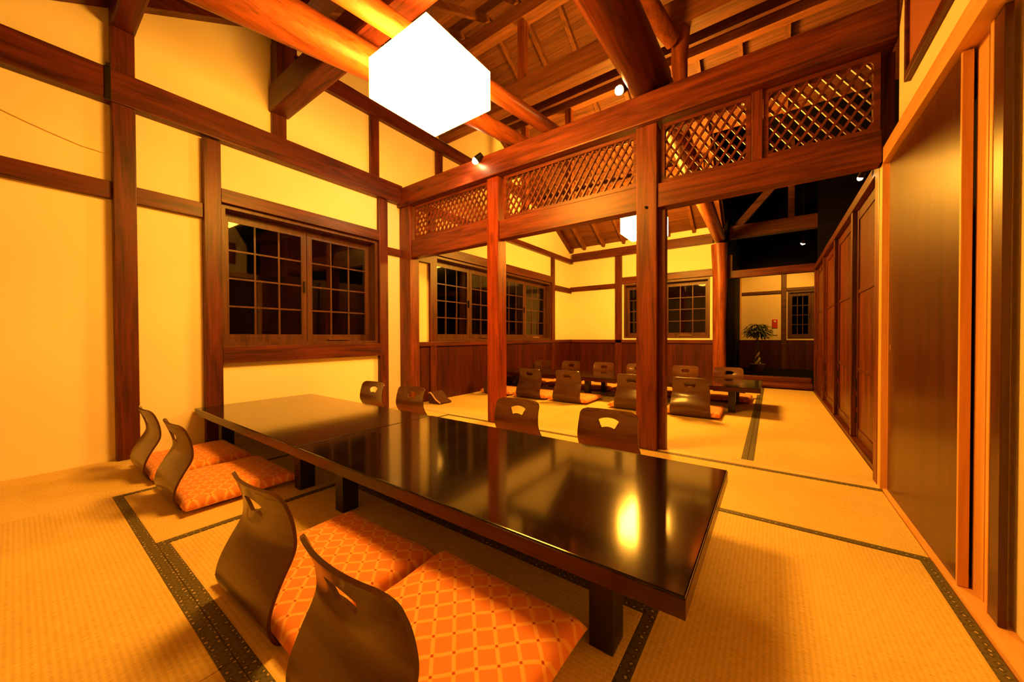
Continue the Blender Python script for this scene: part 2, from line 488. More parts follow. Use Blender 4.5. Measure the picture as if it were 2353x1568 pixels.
# ------------------------------------------------- log beams
def log(name, label, pts, radii, mat, cat='log beam', wob=0.03, seg=24):
    return tag(MB().tube(pts, radii, seg, wob).build(name, mat, smooth=True), label, cat)


def lerp(a, b, n):
    a, b = Vector(a), Vector(b)
    return [a + (b - a) * i / (n - 1) for i in range(n)]


log('log_beam', 'big round log passing over the front room, left of the lit lantern',
    lerp((-3.06, -0.58, 3.13), (-2.10, 3.25, 2.965), 9), [0.205 - 0.145 * i / 8 for i in range(9)], LOGM[1])
log('log_beam', 'slim round log ending on the screen beam right of the lantern',
    lerp((-2.34, -0.58, 3.0), (-1.735, 3.3, 2.965), 9), [0.082 - 0.018 * i / 8 for i in range(9)], LOGM[1])
log('log_beam', 'massive dark red log resting on the lattice screen, right of the lantern',
    lerp((-0.90, -0.58, 3.04), (-0.83, 3.16, 3.06), 9), [0.15 + 0.008 * i / 8 for i in range(9)], RED_LOG, wob=0.02)
log('log_beam', 'round log sloping down to the big corner post of the back room',
    lerp((-0.80, 3.245, 3.06), (-0.83, 8.05, 2.83), 9), [0.12 - 0.02 * i / 8 for i in range(9)], LOGM[1])
log('king_post', 'crooked upright log rising behind the massive red log',
    [(-0.72, 3.8, 2.93), (-0.72, 3.8, 3.3), (-0.735, 3.81, 3.6), (-0.73, 3.82, 3.898)], [0.075, 0.062, 0.07, 0.08], LOGM[2], cat='post', wob=0.1)
log('log_beam', 'gnarled lit log leaning from the roof towards the crooked upright',
    [(-0.78, 3.72, 3.75), (-0.95, 3.3, 3.95), (-1.02, 2.7, 4.1), (-1.05, 2.1, 4.2)], [0.07, 0.10, 0.12, 0.13], LOGM[1], wob=0.12)

# crossbeams running from the left wall
beam('crossbeam', 'heavy square crossbeam with its end on the left wall beside the lantern', WOOD[0], WX + 0.003, 0.555, 1.50, 1.68, 3.17, 3.43, bevel=0.02)
beam('crossbeam', 'dark crossbeam over the tall front left post', WOOD[0], WX + 0.003, 0.555, 0.44, 0.575, 3.262, 3.43, bevel=0.015)
beam('roof_strut', 'dark block strut on the crossbeam near the tiny spotlight', WOOD[2], WX + 0.01, WX + 0.17, 1.52, 1.70, 3.432, ZN(1.54) - 0.29, cat='strut')

# ------------------------------------------------- timber on the left wall
beam('wall_post', 'tall broad dark post on the left wall, nearest the camera', WOOD[2], WX - 0.02, WX + 0.075, 0.442, 0.567, 0.0, 3.26, cat='post')
beam('wall_post', 'dark post left of the big front window', WOOD[2], WX - 0.02, WX + 0.06, 0.975, 1.10, 0.0, 2.68, cat='post')
beam('wall_post', 'slim post between the front window and the lattice screen corner', WOOD[2], WX - 0.02, WX + 0.05, 2.705, 2.83, 0.0, 2.70, cat='post')
beam('wall_beam', 'long dark horizontal beam across the left wall above the window', WOOD[1], WX - 0.02, WX + 0.09, YB, 3.03, 2.69, 2.93)
trim(WOOD[1], WX - .01, WX + 0.045, YB, 0.441, 1.98, 2.107)
trim(WOOD[1], WX - .01, WX + 0.045, 0.568, 0.974, 1.98, 2.107)
trim(WOOD[1], WX - .01, WX + 0.035, 2.831, 3.095, 2.01, 2.10)
trim(WOOD[2], WX - .01, WX + 0.04, 1.52, 1.65, 2.932, 3.169)
trim(WOOD[2], WX - .01, WX + 0.04, 2.60, 2.72, 2.932, 3.68)
trim(WOOD[2], WX - .01, WX + 0.04, 3.68, 3.80, 2.932, 3.68)
trim(WOOD[1], WX - .01, WX + 0.06, 1.69, 8.1, 3.682, 3.86)
trim(WOOD[2], WX - .01, WX + 0.04, 5.3, 5.42, 2.932, 3.68)
# verge boards along the gable
vb = MB()
vb.bar((WX + 0.05, -0.55, ZN(-0.55) - 0.07), (WX + 0.05, YR, ZR - 0.07), 0.09, 0.12)
TRIM[0] += 1
tag(vb.build('trim_%d' % TRIM[0], WOOD[1]), kind='structure')
vb = MB()
vb.bar((WX + 0.05, YR, ZR - 0.07), (WX + 0.05, 8.1, ZF(8.1) - 0.07), 0.09, 0.12)
TRIM[0] += 1
tag(vb.build('trim_%d' % TRIM[0], WOOD[1]), kind='structure')
# back room part of the left wall
beam('wall_beam', 'dark horizontal beam on the left wall of the back room', WOOD[1], WX - 0.02, WX + 0.08, 3.16, 8.1, 2.72, 2.82)
trim(WOOD[2], WX - .01, WX + 0.04, 3.545, 3.66, 0.0, 2.72)
trim(WOOD[2], WX - .01, WX + 0.04, 7.12, 7.255, 0.0, 2.72)
trim(WOOD[1], WX - .01, WX + 0.035, 7.256, 8.1, 2.0, 2.12)
trim(WOOD[1], WX - .01, WX + 0.05, 3.30, 3.544, 2.0, 2.12)
struct('wall_wainscot_left', WAINY, WX, WX + 0.022, 3.2, 8.1, 0.0, 0.80)
trim(WOOD[1], WX, WX + 0.05, 3.2, 8.1, 0.80, 0.862)
# far wall timber
beam('wall_beam', 'dark horizontal beam along the far wall of the back room', WOOD[0], WX + 0.08, -0.94, YF - 0.09, YF + .02, 2.765, 2.95)
beam('wall_post', 'slim dark post left of the far window', WOOD[2], -2.91, -2.76, YF - 0.05, YF + .02, 0.0, 2.763, cat='post')
trim(WOOD[0], WX + .001, -2.915, YF - 0.035, YF + .01, 2.04, 2.15)
trim(WOOD[0], -2.755, -0.94, YF - 0.06, YF + .01, 2.125, 2.265)
struct('wall_wainscot_far', WAINX, WX, -0.94, YF - 0.022, YF, 0.0, 0.79)
trim(WOOD[0], WX + .03, -0.94, YF - 0.05, YF, 0.79, 0.86)
log('corner_post', 'big gnarled corner post at the end of the far wall', [(-0.81, YF - .15, 0.0015), (-0.82, YF - .15, 1.2), (-0.81, YF - .15, 2.1), (-0.83, YF - .15, 2.70)],
    [0.115, 0.115, 0.12, 0.135], LOGM[2], cat='post', wob=0.06)
# header over the dark hall
beam('hall_header', 'reddish header beam over the entrance to the dark hall', WOOD[0], -0.705, 0.60, YF - 0.02, YF + 0.10, 2.05, 2.19)
beam('hall_stud', 'short stub post standing on the reddish hall header', WOOD[2], -0.70, -0.62, YF - 0.01, YF + 0.08, 2.192, 2.5, cat='post')
# hall truss
beam('truss_beam', 'dark horizontal tie of the truss inside the dark hall', DARKT, -0.69, 1.29, 8.30, 8.46, 2.86, 3.10)
beam('truss_strut', 'short dark upright of the truss inside the dark hall', DARKT, 0.235, 0.33, 8.33, 8.43, 3.102, 4.54, cat='strut')
m = MB(); m.bar((-0.60, 8.55, 3.10), (0.58, 8.55, 4.45), 0.10, 0.13)
tag(m.build('truss_brace', DARKT), 'dark slanting brace of the truss inside the dark hall', 'brace')

# ------------------------------------------------- LATTICE SCREEN
struct('trim_99', SILLW, -3.99, 0.55, 3.062, 3.20, -0.04, 0.004)
beam('screen_post', 'dark corner post where the lattice screen meets the left wall', LIT_SCREENW[2], -4.055, -3.84, 3.04, 3.19, 0.0, 2.652, cat='post')
beam('screen_post', 'bright orange-red post, left of the two free-standing screen posts', LIT_POST, -2.527, -2.376, 3.035, 3.185, 0.0, 2.652, cat='post')
beam('screen_post', 'wide brown post right of centre carrying the lattice screen', LIT_SCREENW[2], -0.917, -0.754, 3.035, 3.20, 0.0, 2.652, cat='post')
beam('screen_post', 'dark end post of the lattice screen beside the door wall', LIT_SCREENW[2], 0.532, 0.60, 3.135, 3.24, 0.0, 2.652, cat='post')
bx_ = MB().box(-0.752, -0.700, 3.09, 3.17, 0.004, 1.975)
tag(bx_.build('trim_98', LIT_SCREENW[2], bevel=0.008), kind='structure')
beam('screen_beam', 'long top beam of the lattice screen', LIT_SCREENW[0], -4.055, 0.59, 3.0, 3.23, 2.655, 2.895, bevel=0.012)
beam('screen_beam', 'lower rail under the left lattice panel', LIT_SCREENW[0], -3.838, -2.529, 3.06, 3.17, 1.972, 2.205)
beam('screen_beam', 'lower rail under the middle lattice panel, lit brightly', LIT_SCREENW[0], -2.374, -0.919, 3.06, 3.17, 1.98, 2.18)
beam('screen_beam', 'lower rail under the two right lattice panels', LIT_SCREENW[0], -0.752, 0.531, 3.05, 3.17, 1.972, 2.165)
beam('screen_stud', 'short stud between the two right lattice panels', LIT_SCREENW[2], -0.122, -0.058, 3.065, 3.155, 2.167, 2.653, cat='post')


def lattice(x0, x1, z0, z1, label, fr=0.03):
    t = empty('lattice_transom', ((x0 + x1) / 2, 3.11, z0), label=label, cat='lattice panel', group='lattice transoms of the screen')
    f = MB()
    f.box(x0, x1, 3.085, 3.135, z0, z0 + fr).box(x0, x1, 3.085, 3.135, z1 - fr, z1)
    f.box(x0, x0 + fr, 3.085, 3.135, z0 + fr, z1 - fr).box(x1 - fr, x1, 3.085, 3.135, z0 + fr, z1 - fr)
    a0, a1, b0, b1 = x0 + fr, x1 - fr, z0 + fr, z1 - fr
    c = 0.045
    for (cx, cz, sx, sz) in ((a0, b0, 1, 1), (a1, b0, -1, 1), (a0, b1, 1, -1), (a1, b1, -1, -1)):
        pts = [(cx, cz)] + [(cx + sx * c * (1 - math.sin(q)), cz + sz * c * (1 - math.cos(q))) for q in [math.pi / 2 * j / 5 for j in range(6)]]
        f.prism(pts, 1, 3.09, 3.13)
    f.build('frame', LIT_SCREENW[0], t)
    l = MB()
    dx = (b1 - b0) / math.tan(R(57))
    step = 0.070
    for s, yy in ((1, 3.102), (-1, 3.118)):
        x = a0 - dx
        while x < a1 + dx:
            p0, p1 = (x, b0), (x + dx, b1)
            if s < 0: p0, p1 = (x + dx, b0), (x, b1)
            # clip in x
            def at(xx): return p0[1] + (p1[1] - p0[1]) * (xx - p0[0]) / (p1[0] - p0[0])
            q = []
            for (px, pz) in (p0, p1):
                if px < a0: px, pz = a0, at(a0)
                elif px > a1: px, pz = a1, at(a1)
                q.append((px, pz))
            if abs(q[0][0] - q[1][0]) > 0.012 and b0 - 1e-4 <= min(q[0][1], q[1][1]) and max(q[0][1], q[1][1]) <= b1 + 1e-4:
                l.bar((q[0][0], yy, q[0][1]), (q[1][0], yy, q[1][1]), 0.017, 0.015)
            x += step
    l.build('lattice', LIT_SCREENW[0], t)
    return t


lattice(-3.80, -2.535, 2.21, 2.648, 'leftmost diamond lattice panel, beside the left wall')
lattice(-2.33, -0.925, 2.19, 2.648, 'long diamond lattice panel between the two free-standing posts')
lattice(-0.735, -0.126, 2.17, 2.648, 'short diamond lattice panel right of the wide brown post')
lattice(-0.054, 0.528, 2.17, 2.648, 'rightmost dark diamond lattice panel next to the door wall')
WIN = [0]


# ------------------------------------------------- WINDOWS
def window(axis, plane, a0, a1, z0, z1, sashes, inward, cols=3, rows=4, depth=0.17):
    """axis 0: window in a wall of constant x, running along y. inward = +1/-1 direction of the room"""
    WIN[0] += 1
    t = empty('window_%d' % WIN[0], (plane, (a0 + a1) / 2, z0) if axis == 0 else ((a0 + a1) / 2, plane, z0), kind='structure')

    def B(m, d0, d1, u0, u1, w0, w1):
        d0, d1 = plane + inward * d0, plane + inward * d1
        d0, d1 = min(d0, d1), max(d0, d1)
        if axis == 0: m.box(d0, d1, u0, u1, w0, w1)
        else: m.box(u0, u1, d0, d1, w0, w1)
        return m
    g = MB(); th = 0.035
    for u0, u1, w0, w1 in ((a0, a1, z0, z0 + th), (a0, a1, z1 - th, z1), (a0, a0 + th, z0 + th, z1 - th), (a1 - th, a1, z0 + th, z1 - th)):
        B(g, -depth, 0.012, u0, u1, w0, w1)
    B(g, -depth, -depth + 0.06, a0 + th, a1 - th, z1 - th - 0.03, z1 - th)
    g.build('window_frame', SASHW, t)
    b0, b1, c0, c1 = a0 + th, a1 - th, z0 + th, z1 - th - 0.03
    n = sashes; wS = (b1 - b0) / n
    for i in range(n):
        s0, s1 = b0 + i * wS + 0.003, b0 + (i + 1) * wS - 0.003
        st = 0.055
        s = MB()
        for u0, u1, w0, w1 in ((s0, s1, c0, c0 + 0.075), (s0, s1, c1 - st, c1), (s0, s0 + st, c0 + .075, c1 - st), (s1 - st, s1, c0 + .075, c1 - st)):
            B(s, -depth + 0.02, -depth + 0.055, u0, u1, w0, w1)
        so = s.build('sash', SASHW, t)
        mu = MB(); gw = 0.016
        g0, g1, h0, h1 = s0 + st, s1 - st, c0 + 0.075, c1 - st
        for j in range(1, cols):
            u = g0 + (g1 - g0) * j / cols
            B(mu, -depth + 0.026, -depth + 0.05, u - gw / 2, u + gw / 2, h0, h1)
        for j in range(1, rows):
            q = h0 + (h1 - h0) * j / rows
            B(mu, -depth + 0.027, -depth + 0.049, g0, g1, q - gw / 2, q + gw / 2)
        mu.build('muntins', SASHW, so)
        pn = MB(); B(pn, -depth + 0.036, -depth + 0.040, g0, g1, h0, h1)
        for v in pn.bm.verts:            # panes tilted on purpose to push the lantern's reflection upward
            sh = inward * 0.023 * (v.co.z - (h0 + h1) / 2)
            if axis == 0: v.co.x += sh
            else: v.co.y += sh
        pn.build('pane', GLASS, so)
        # meeting-stile pull
        if i % 2 == 0:
            h = MB(); B(h, -depth + 0.055, -depth + 0.075, s1 - 0.035, s1 - 0.02, (c0 + c1) / 2 - 0.06, (c0 + c1) / 2 + 0.06)
            h.build('handle', BLACKMETAL, so)
        else:
            h = MB(); mid = (s0 + s1) / 2
            B(h, -depth + 0.055, -depth + 0.085, mid - 0.16, mid + 0.1, c0 + 0.012, c0 + 0.026)
            h.build('stay_bar', BRASS, so)
    return t


window(0, WX, W1[0], W1[1], W1[2], W1[3], 2, 1)
window(0, WX, W2[0], W2[1], W2[2], W2[3], 4, 1)
window(1, YF, W3[0], W3[1], W3[2], W3[3], 2, -1)
trim(WOOD[1], WX - .005, WX + 0.055, 1.101, 2.704, 2.151, 2.275)
trim(WOOD[1], WX - .005, WX + 0.055, 1.101, 2.704, 0.70, 0.854)
trim(WOOD[1], WX - .005, WX + 0.05, 3.661, 7.119, 2.145, 2.29)
# hall end window
window(1, 11.42, 0.32, 1.25, 0.87, 2.05, 2, -1, depth=0.10)
trim(DARKT, 0.20, 0.30, 11.36, 11.42, 0.0, 2.6)
trim(DARKT, -0.70, 0.195, 11.37, 11.42, 2.02, 2.09)
trim(DARKT, 0.305, 1.29, 11.37, 11.42, 2.07, 2.14)
struct('wall_wainscot_hall', WAINX, -0.70, 1.29, 11.39, 11.42, 0.0, 0.83)
trim(PINE, -0.695, -0.655, 11.34, 11.37, 0.84, 2.55)

# ------------------------------------------------- HALL STEP AND RAISED FLOOR
st = empty('step', (0, 7.95, 0), label='low two-tier wooden step up to the dark hall', cat='step')
MB().tube(lerp((-0.69, 7.93, 0.055), (0.565, 7.93, 0.055), 7), 0.062, 20, 0.03).build('lower_tread', WOOD[0], st, smooth=True)
MB().box(-0.69, 0.565, 8.0, 8.14, 0.0, 0.20).build('upper_tread', WOOD[0], st, bevel=0.02)
struct('floor', BLACKW, -0.7, 1.3, 8.142, 11.4, -0.04, 0.10)

# ------------------------------------------------- SLIDING DOORS (right wall, front room)
d = empty('door_1', (0.575, 2.5, 0.02), kind='structure')
bx('door_panel', DOORP, 0.560, 0.586, 2.029, 3.03, 0.014, 1.955, d)
bx('door_stile', PINE, 0.554, 0.582, 2.014, 2.028, 0.014, 1.955, d, 0.002)
bx('door_stile', PINE, 0.562, 0.592, 3.03, 3.055, 0.014, 1.955, d, 0.003)
MB().tube([(0.560, 2.97, 0.86), (0.5575, 2.97, 0.86)], 0.018, 20).build('finger_pull', BRASS, d)
d = empty('door_2', (0.62, 1.8, 0.02), kind='structure')
bx('door_panel', DOORP, 0.581, 0.596, 1.813, 1.868, 0.014, 1.955, d)
bx('door_stile', PINE, 0.579, 0.598, 1.869, 1.890, 0.014, 1.955, d, 0.002)
bx('door_stile', DOORP, 0.579, 0.598, 1.800, 1.812, 0.014, 1.955, d, 0.002)
struct('trim_90', PINEX, 0.545, 0.615, YB, 3.06, -0.04, 0.012)
struct('trim_91', PINEX, 0.535, 0.64, YB, 3.13, 1.963, 2.055)
struct('trim_92', PINE, 0.535, 0.60, 3.06, 3.132, 0.0, 2.055)
struct('trim_93', PINE, 0.592, 0.614, 1.94, 2.025, 0.013, 1.962)
# transom window above the door
t = empty('transom_panel', (0.55, 2.2, 2.2), label='tilted brown mesh transom panel above the sliding door', cat='transom')
f = MB()
f.box(0.538, 0.562, 1.0, 2.66, 2.215, 2.26).box(0.538, 0.562, 1.0, 2.66, 2.60, 2.64)
f.box(0.538, 0.562, 2.63, 2.66, 2.26, 2.60).box(0.538, 0.562, 1.0, 1.04, 2.26, 2.60)
f.build('frame', WOOD[1], t, bevel=0.003)
MB().box(0.552, 0.5615, 1.04, 2.63, 2.26, 2.60).build('mesh_screen', MESHM, t)

# ------------------------------------------------- BACK ROOM PLANK DOORS (right side)
XR = 0.60
ys = [3.36, 4.40, 5.50, 6.62, 7.85]
DLAB = ['nearest brown plank door of the right-hand row', 'second plank door of the right-hand row', 'third plank door of the right-hand row',
        'farthest plank door, next to the hall step']
beam('door_rail', 'long head rail over the row of plank doors', WOOD[1], XR - 0.03, XR + 0.09, 3.25, 8.09, 2.03, 2.11)
struct('trim_94', WOOD[1], XR - 0.03, XR + 0.09, 3.25, 7.86, -0.04, 0.035)
for i in range(1, 5):
    beam('door_post', ['slim post after the nearest plank door', 'slim post after the second plank door', 'slim post after the third plank door',
                       'end post of the plank door row, by the hall step'][i - 1], WOOD[2], XR - 0.025, XR + 0.07, ys[i] - 0.035, ys[i] + 0.035, 0.036, 2.028, cat='post')
beam('door_post', 'knotty red post at the near end of the plank door row', WOOD[2], XR - 0.035, XR + 0.06, 3.245, 3.33, 0.036, 2.028, cat='post')
for i in range(4):
    y0, y1 = ys[i] + (0.0 if i == 0 else 0.037), ys[i + 1] - 0.037
    d = empty('door_%d' % (i + 3), (XR + 0.03, (y0 + y1) / 2, 0.04), kind='structure')
    bx('door_panel', PLANKD, XR + 0.02, XR + 0.035, y0 + 0.05, y1 - 0.05, 0.037, 2.027, d)
    f = MB()
    for z in (0.037, 0.62, 1.30, 1.94):
        f.box(XR + 0.012, XR + 0.04, y0, y1, z, z + (0.085 if z in (0.037, 1.94) else 0.03))
    f.box(XR + 0.008, XR + 0.042, y0, y0 + 0.05, 0.037, 2.027).box(XR + 0.008, XR + 0.042, y1 - 0.05, y1, 0.037, 2.027)
    f.build('door_frame', WOOD[2], d, bevel=0.003)
    h = MB()
    for z in (0.16, 0.30, 0.45):
        h.box(XR + 0.000, XR + 0.0079, y1 - 0.035, y1 - 0.015, z, z + 0.10)
    h.build('hinge', BLACKMETAL, d)


# ------------------------------------------------- TATAMI
def tatami(x0, x1, y0, y1, axis, label, b0=True, b1=True):
    g = 0.0015
    x0 += g; x1 -= g; y0 += g; y1 -= g
    t = empty('tatami_mat', ((x0 + x1) / 2, (y0 + y1) / 2, -0.055), label=label, cat='tatami mat', group='tatami mats')
    MB().box(x0, x1, y0, y1, -0.055, 0.0).build('rush_surface', TAT[axis], t, bevel=0.002)
    hw = 0.038
    for side, on in ((0, b0), (1, b1)):
        if not on: continue
        if axis == 0:
            ya = y0 if side == 0 else y1 - hw
            MB().box(x0, x1, ya, ya + hw, -0.002, 0.0015).build('cloth_border', HERI, t)
        else:
            xa = x0 if side == 0 else x1 - hw
            MB().box(xa, xa + hw, y0, y1, -0.002, 0.0015).build('cloth_border', HERI, t)
    return t


XA, XB_, XC = -3.12, -2.215, -0.345
tatami(WX + .003, XA, YB, 1.27, 1, 'tatami mat in the left corner along the wall', False, False)
tatami(WX + .003, XA, 1.27, 3.06, 1, 'tatami mat under the far left end of the table', False, True)
tatami(XA, -1.25, YB, 0.364, 0, 'large bright tatami mat at the bottom left of the picture')
tatami(-1.25, 0.54, YB, 0.364, 0, 'tatami mat at the bottom edge, nearest the camera')
tatami(XA, XB_, 0.364, 2.19, 1, 'tatami mat under the seats on the left side of the table')
tatami(XB_, XC, 0.364, 1.265, 0, 'tatami mat under the two nearest red cushions')
tatami(XB_, XC, 1.265, 2.19, 0, 'tatami mat fully under the black table')
tatami(XC, 0.54, 0.364, 2.19, 1, 'ribbed tatami mat in front of the dark sliding door')
tatami(XA, -1.3, 2.19, 3.06, 0, 'tatami mat behind the table, between table and lattice screen')
tatami(-1.3, 0.54, 2.19, 3.06, 0, 'tatami mat across the foot of the wide brown post')
# back room
tatami(-0.145, XR - 0.032, 3.20, 5.1, 1, 'tatami mat along the plank doors, nearer one', True, False)
tatami(-0.145, XR - 0.032, 5.1, 7.86, 1, 'tatami mat along the plank doors, farther one', True, False)
for i, (xa, xb) in enumerate(((-2.06, -1.1), (-1.1, -0.145))):
    tatami(xa, xb, 3.20, 5.05, 1, ['back room tatami mat behind the middle opening', 'back room tatami mat right of the wide post'][i], False, i == 1)
    tatami(xa, xb, 5.05, 6.9, 1, ['back room tatami mat under the far table, inner half', 'back room tatami mat under the far table, right half'][i], False, i == 1)
tatami(WX + .003, -2.06, 3.20, 4.12, 0, 'back room tatami mat seen through the left opening', False, False)
tatami(WX + .003, -2.06, 4.12, 5.05, 0, 'back room tatami mat behind the orange-red post', False, False)
tatami(WX + .003, -2.06, 5.05, 6.9, 0, 'back room tatami mat in the deep left part', False, False)
tatami(WX + .003, -0.70, 6.9, 8.09, 0, 'back room tatami mat along the far wall', False, False)
tatami(-0.70, -0.145, 6.9, 7.86, 1, 'small back room tatami mat in front of the hall step', False, False)


# ------------------------------------------------- TABLES
def table(x0, x1, y0, y1, label, lx, group, legs_y=(0.10, 0.10)):
    t = empty('low_table', ((x0 + x1) / 2, (y0 + y1) / 2, 0), label=label, cat='table', group=group)
    MB().box(x0, x1, y0, y1, 0.272, 0.325).build('tabletop', LACQ, t, bevel=0.004)
    e = MB(); d = 0.0015
    e.box(x0 - d, x1 + d, y0 - d, y0 + 0.01, 0.2705, 0.318).box(x0 - d, x1 + d, y1 - 0.01, y1 + d, 0.2705, 0.318)
    e.box(x0 - d, x0 + 0.01, y0 + 0.01, y1 - 0.01, 0.2705, 0.318).box(x1 - 0.01, x1 + d, y0 + 0.01, y1 - 0.01, 0.2705, 0.318)
    e.build('edge_band', LACQ_EDGE, t, bevel=0.001)
    for xx in lx:
        for yy in (y0 + legs_y[0], y1 - legs_y[1] - 0.09):
            MB().box(xx, xx + 0.075, yy, yy + 0.09, 0.0015, 0.272).build('leg', LACQ_LEG, t, bevel=0.004)
    return t


table(-2.124, -0.160, 0.903, 1.880, 'long glossy black low table nearest the camera', (-0.443, -1.903), 'front room tables')
table(-4.03, -2.1295, 0.905, 1.872, 'black low table against the left wall, reflecting it orange', (-2.39, -3.80), 'front room tables')
table(-2.0, -0.10, 5.00, 5.95, 'right-hand low table of the back room', (-0.43, -1.74), 'back room tables')
table(-3.92, -2.003, 5.00, 5.95, 'left-hand low table of the back room', (-2.32, -3.68), 'back room tables')


# ------------------------------------------------- FLOOR CHAIRS (zaisu)
def bez(p, n=44):
    """Catmull-Rom through profile points, resampled evenly"""
    out = []
    P = [p[0]] + p + [p[-1]]
    for i in range(1, len(P) - 2):
        for j in range(12):
            t = j / 12; a, b, c, d = P[i - 1], P[i], P[i + 1], P[i + 2]
            out.append(tuple(0.5 * (2 * b[k] + (c[k] - a[k]) * t + (2 * a[k] - 5 * b[k] + 4 * c[k] - d[k]) * t * t + (3 * b[k] - a[k] - 3 * c[k] + d[k]) * t ** 3) for k in (0, 1)))
    out.append(P[-2])
    L = [0]
    for i in range(1, len(out)): L.append(L[-1] + math.dist(out[i], out[i - 1]))
    res = []
    for k in range(n + 1):
        s = L[-1] * k / n; i = max(j for j in range(len(L)) if L[j] <= s + 1e-9); i = min(i, len(out) - 2)
        f = (s - L[i]) / max(1e-9, L[i + 1] - L[i])
        res.append(tuple(out[i][m] + (out[i + 1][m] - out[i][m]) * f for m in (0, 1)))
    return res, L[-1]


def make_chair():
    # local frame: origin under the back heel, +y towards the table. profile in (y, z)
    prof, LEN = bez([(0.44, 0.009), (0.30, 0.008), (0.15, 0.008), (0.060, 0.009), (0.026, 0.024), (0.009, 0.062), (0.005, 0.100), (0.013, 0.145),
                     (0.035, 0.20), (0.058, 0.247), (0.066, 0.285), (0.057, 0.345), (0.036, 0.41), (0.020, 0.452)], 96)
    NS, NT = 97, 57
    t = empty('floor_chair')
    bm = bmesh.new()

    def half(s):                       # half width by arc length, with rounded corners
        zz = prof[s][1]; d = LEN * (1 - s / 96)
        w = 0.213 - 0.020 * min(1, max(0, (zz - 0.08) / 0.3))
        r = 0.045
        if d < r: w -= r - math.sqrt(max(0, r * r - (r - d) ** 2))
        d0 = LEN * s / 96
        if d0 < 0.06: w -= 0.06 - math.sqrt(max(0, 0.06 ** 2 - (0.06 - d0) ** 2))
        return w
    grid = []
    th = 0.0105
    SIDES = []

    def P(side, sf, kf):
        i = min(95, int(sf)); f = sf - i
        py = prof[i][0] * (1 - f) + prof[i + 1][0] * f; pz = prof[i][1] * (1 - f) + prof[i + 1][1] * f
        j = int(round(sf)); a = prof[max(0, j - 1)]; b = prof[min(96, j + 1)]
        ty, tz = b[0] - a[0], b[1] - a[1]; l = math.hypot(ty, tz); ny, nz = tz / l, -ty / l
        u = -1 + 2 * kf / (NT - 1); x = u * (half(i) * (1 - f) + half(i + 1) * f)
        hz = max(0, pz - 0.08) / 0.37
        bend = 0.030 * (x / 0.2) ** 2 * min(1, hz * 1.25)     # the back wraps forward at its sides
        return Vector((x, py + side * ny * th / 2 + bend, pz + side * nz * th / 2))
    for side in (1, -1):
        SIDES.append([[bm.verts.new(P(side, s, k)) for k in range(NT)] for s in range(NS)])

    CZ, RI, RO, AN = 0.205, 0.094, 0.152, 0.48

    def polar(s, k):                   # grid node -> polar coordinates about a point 0.205 m below the top edge
        u = (-1 + 2 * k / (NT - 1)) * 0.195; v = CZ - LEN * (1 - s / 96)
        return math.hypot(u, v), math.atan2(u, v)

    def snap():
        for s in range(1, NS - 1):
            for k in range(1, NT - 1):
                around = [hole(s - a, k - b) for a in (0, 1) for b in (0, 1)]
                if all(around) or not any(around): continue
                rr, an = polar(s, k)
                c = [(abs(rr - RI), RI, an), (abs(rr - RO), RO, an), (abs(an - AN) * rr, rr, AN), (abs(an + AN) * rr, rr, -AN)]
                _, r2, a2 = min(c)
                r2 = min(max(r2, RI), RO); a2 = min(max(a2, -AN), AN)
                u, v = r2 * math.sin(a2), r2 * math.cos(a2)
                sf = 96 * (1 - (CZ - v) / LEN); kf = (u / 0.195 + 1) / 2 * (NT - 1)
                for side, g in zip((1, -1), SIDES):
                    g[s][k].co = P(side, sf, kf)

    def hole(s, k):                    # fan-shaped grip hole
        rr, an = polar(s + 0.5, k + 0.5)
        return RI < rr < RO and abs(an) < AN
    snap()
    for side, g in zip((1, -1), SIDES):
        for s in range(NS - 1):
            for k in range(NT - 1):
                if hole(s, k): continue
                bm.faces.new((g[s][k], g[s][k + 1], g[s + 1][k + 1], g[s + 1][k]))
    A, B = SIDES
    def wall(a, b, c, d): bm.faces.new((a, b, c, d))
    for s in range(NS - 1):
        wall(A[s][0], A[s + 1][0], B[s + 1][0], B[s][0]); wall(A[s][-1], A[s + 1][-1], B[s + 1][-1], B[s][-1])
    for k in range(NT - 1):
        wall(A[0][k], A[0][k + 1], B[0][k + 1], B[0][k]); wall(A[-1][k], A[-1][k + 1], B[-1][k + 1], B[-1][k])
    for s in range(NS - 1):
        for k in range(NT - 1):
            if not hole(s, k): continue
            if not hole(s - 1, k): wall(A[s][k], A[s][k + 1], B[s][k + 1], B[s][k])
            if not hole(s + 1, k): wall(A[s + 1][k], A[s + 1][k + 1], B[s + 1][k + 1], B[s + 1][k])
            if not hole(s, k - 1): wall(A[s][k], A[s + 1][k], B[s + 1][k], B[s][k])
            if not hole(s, k + 1): wall(A[s][k + 1], A[s + 1][k + 1], B[s + 1][k + 1], B[s][k + 1])
    loose = [v for v in bm.verts if not v.link_faces]
    bmesh.ops.delete(bm, geom=loose, context='VERTS')
    # smooth the stair-stepped rim of the hole
    rim = [v for v in bm.verts if any(f.calc_area() > 0 and len({round(w.co.x, 5) for w in f.verts}) <= 2 and abs((f.verts[0].co - f.verts[2].co).length) < 0.02 for f in v.link_faces)]
    bmesh.ops.recalc_face_normals(bm, faces=bm.faces)
    # split seat and back into two parts at the heel
    me = bpy.data.meshes.new('shell'); bm.to_mesh(me); bm.free()
    for p in me.polygons: p.use_smooth = True
    me.set_sharp_from_angle(angle=R(50))
    me.materials.append(SHELL); me.materials.append(SHELLE)
    for p in me.polygons:
        # thin rim faces take the darker edge colour
        vs = [me.vertices[i].co for i in p.vertices]
        es = sorted((vs[i] - vs[(i + 1) % 4]).length for i in range(4))
        if abs(es[-1] - th) < 0.0006 or abs(es[0] - th) < 0.0006 and p.area < th * 0.012: p.material_index = 1
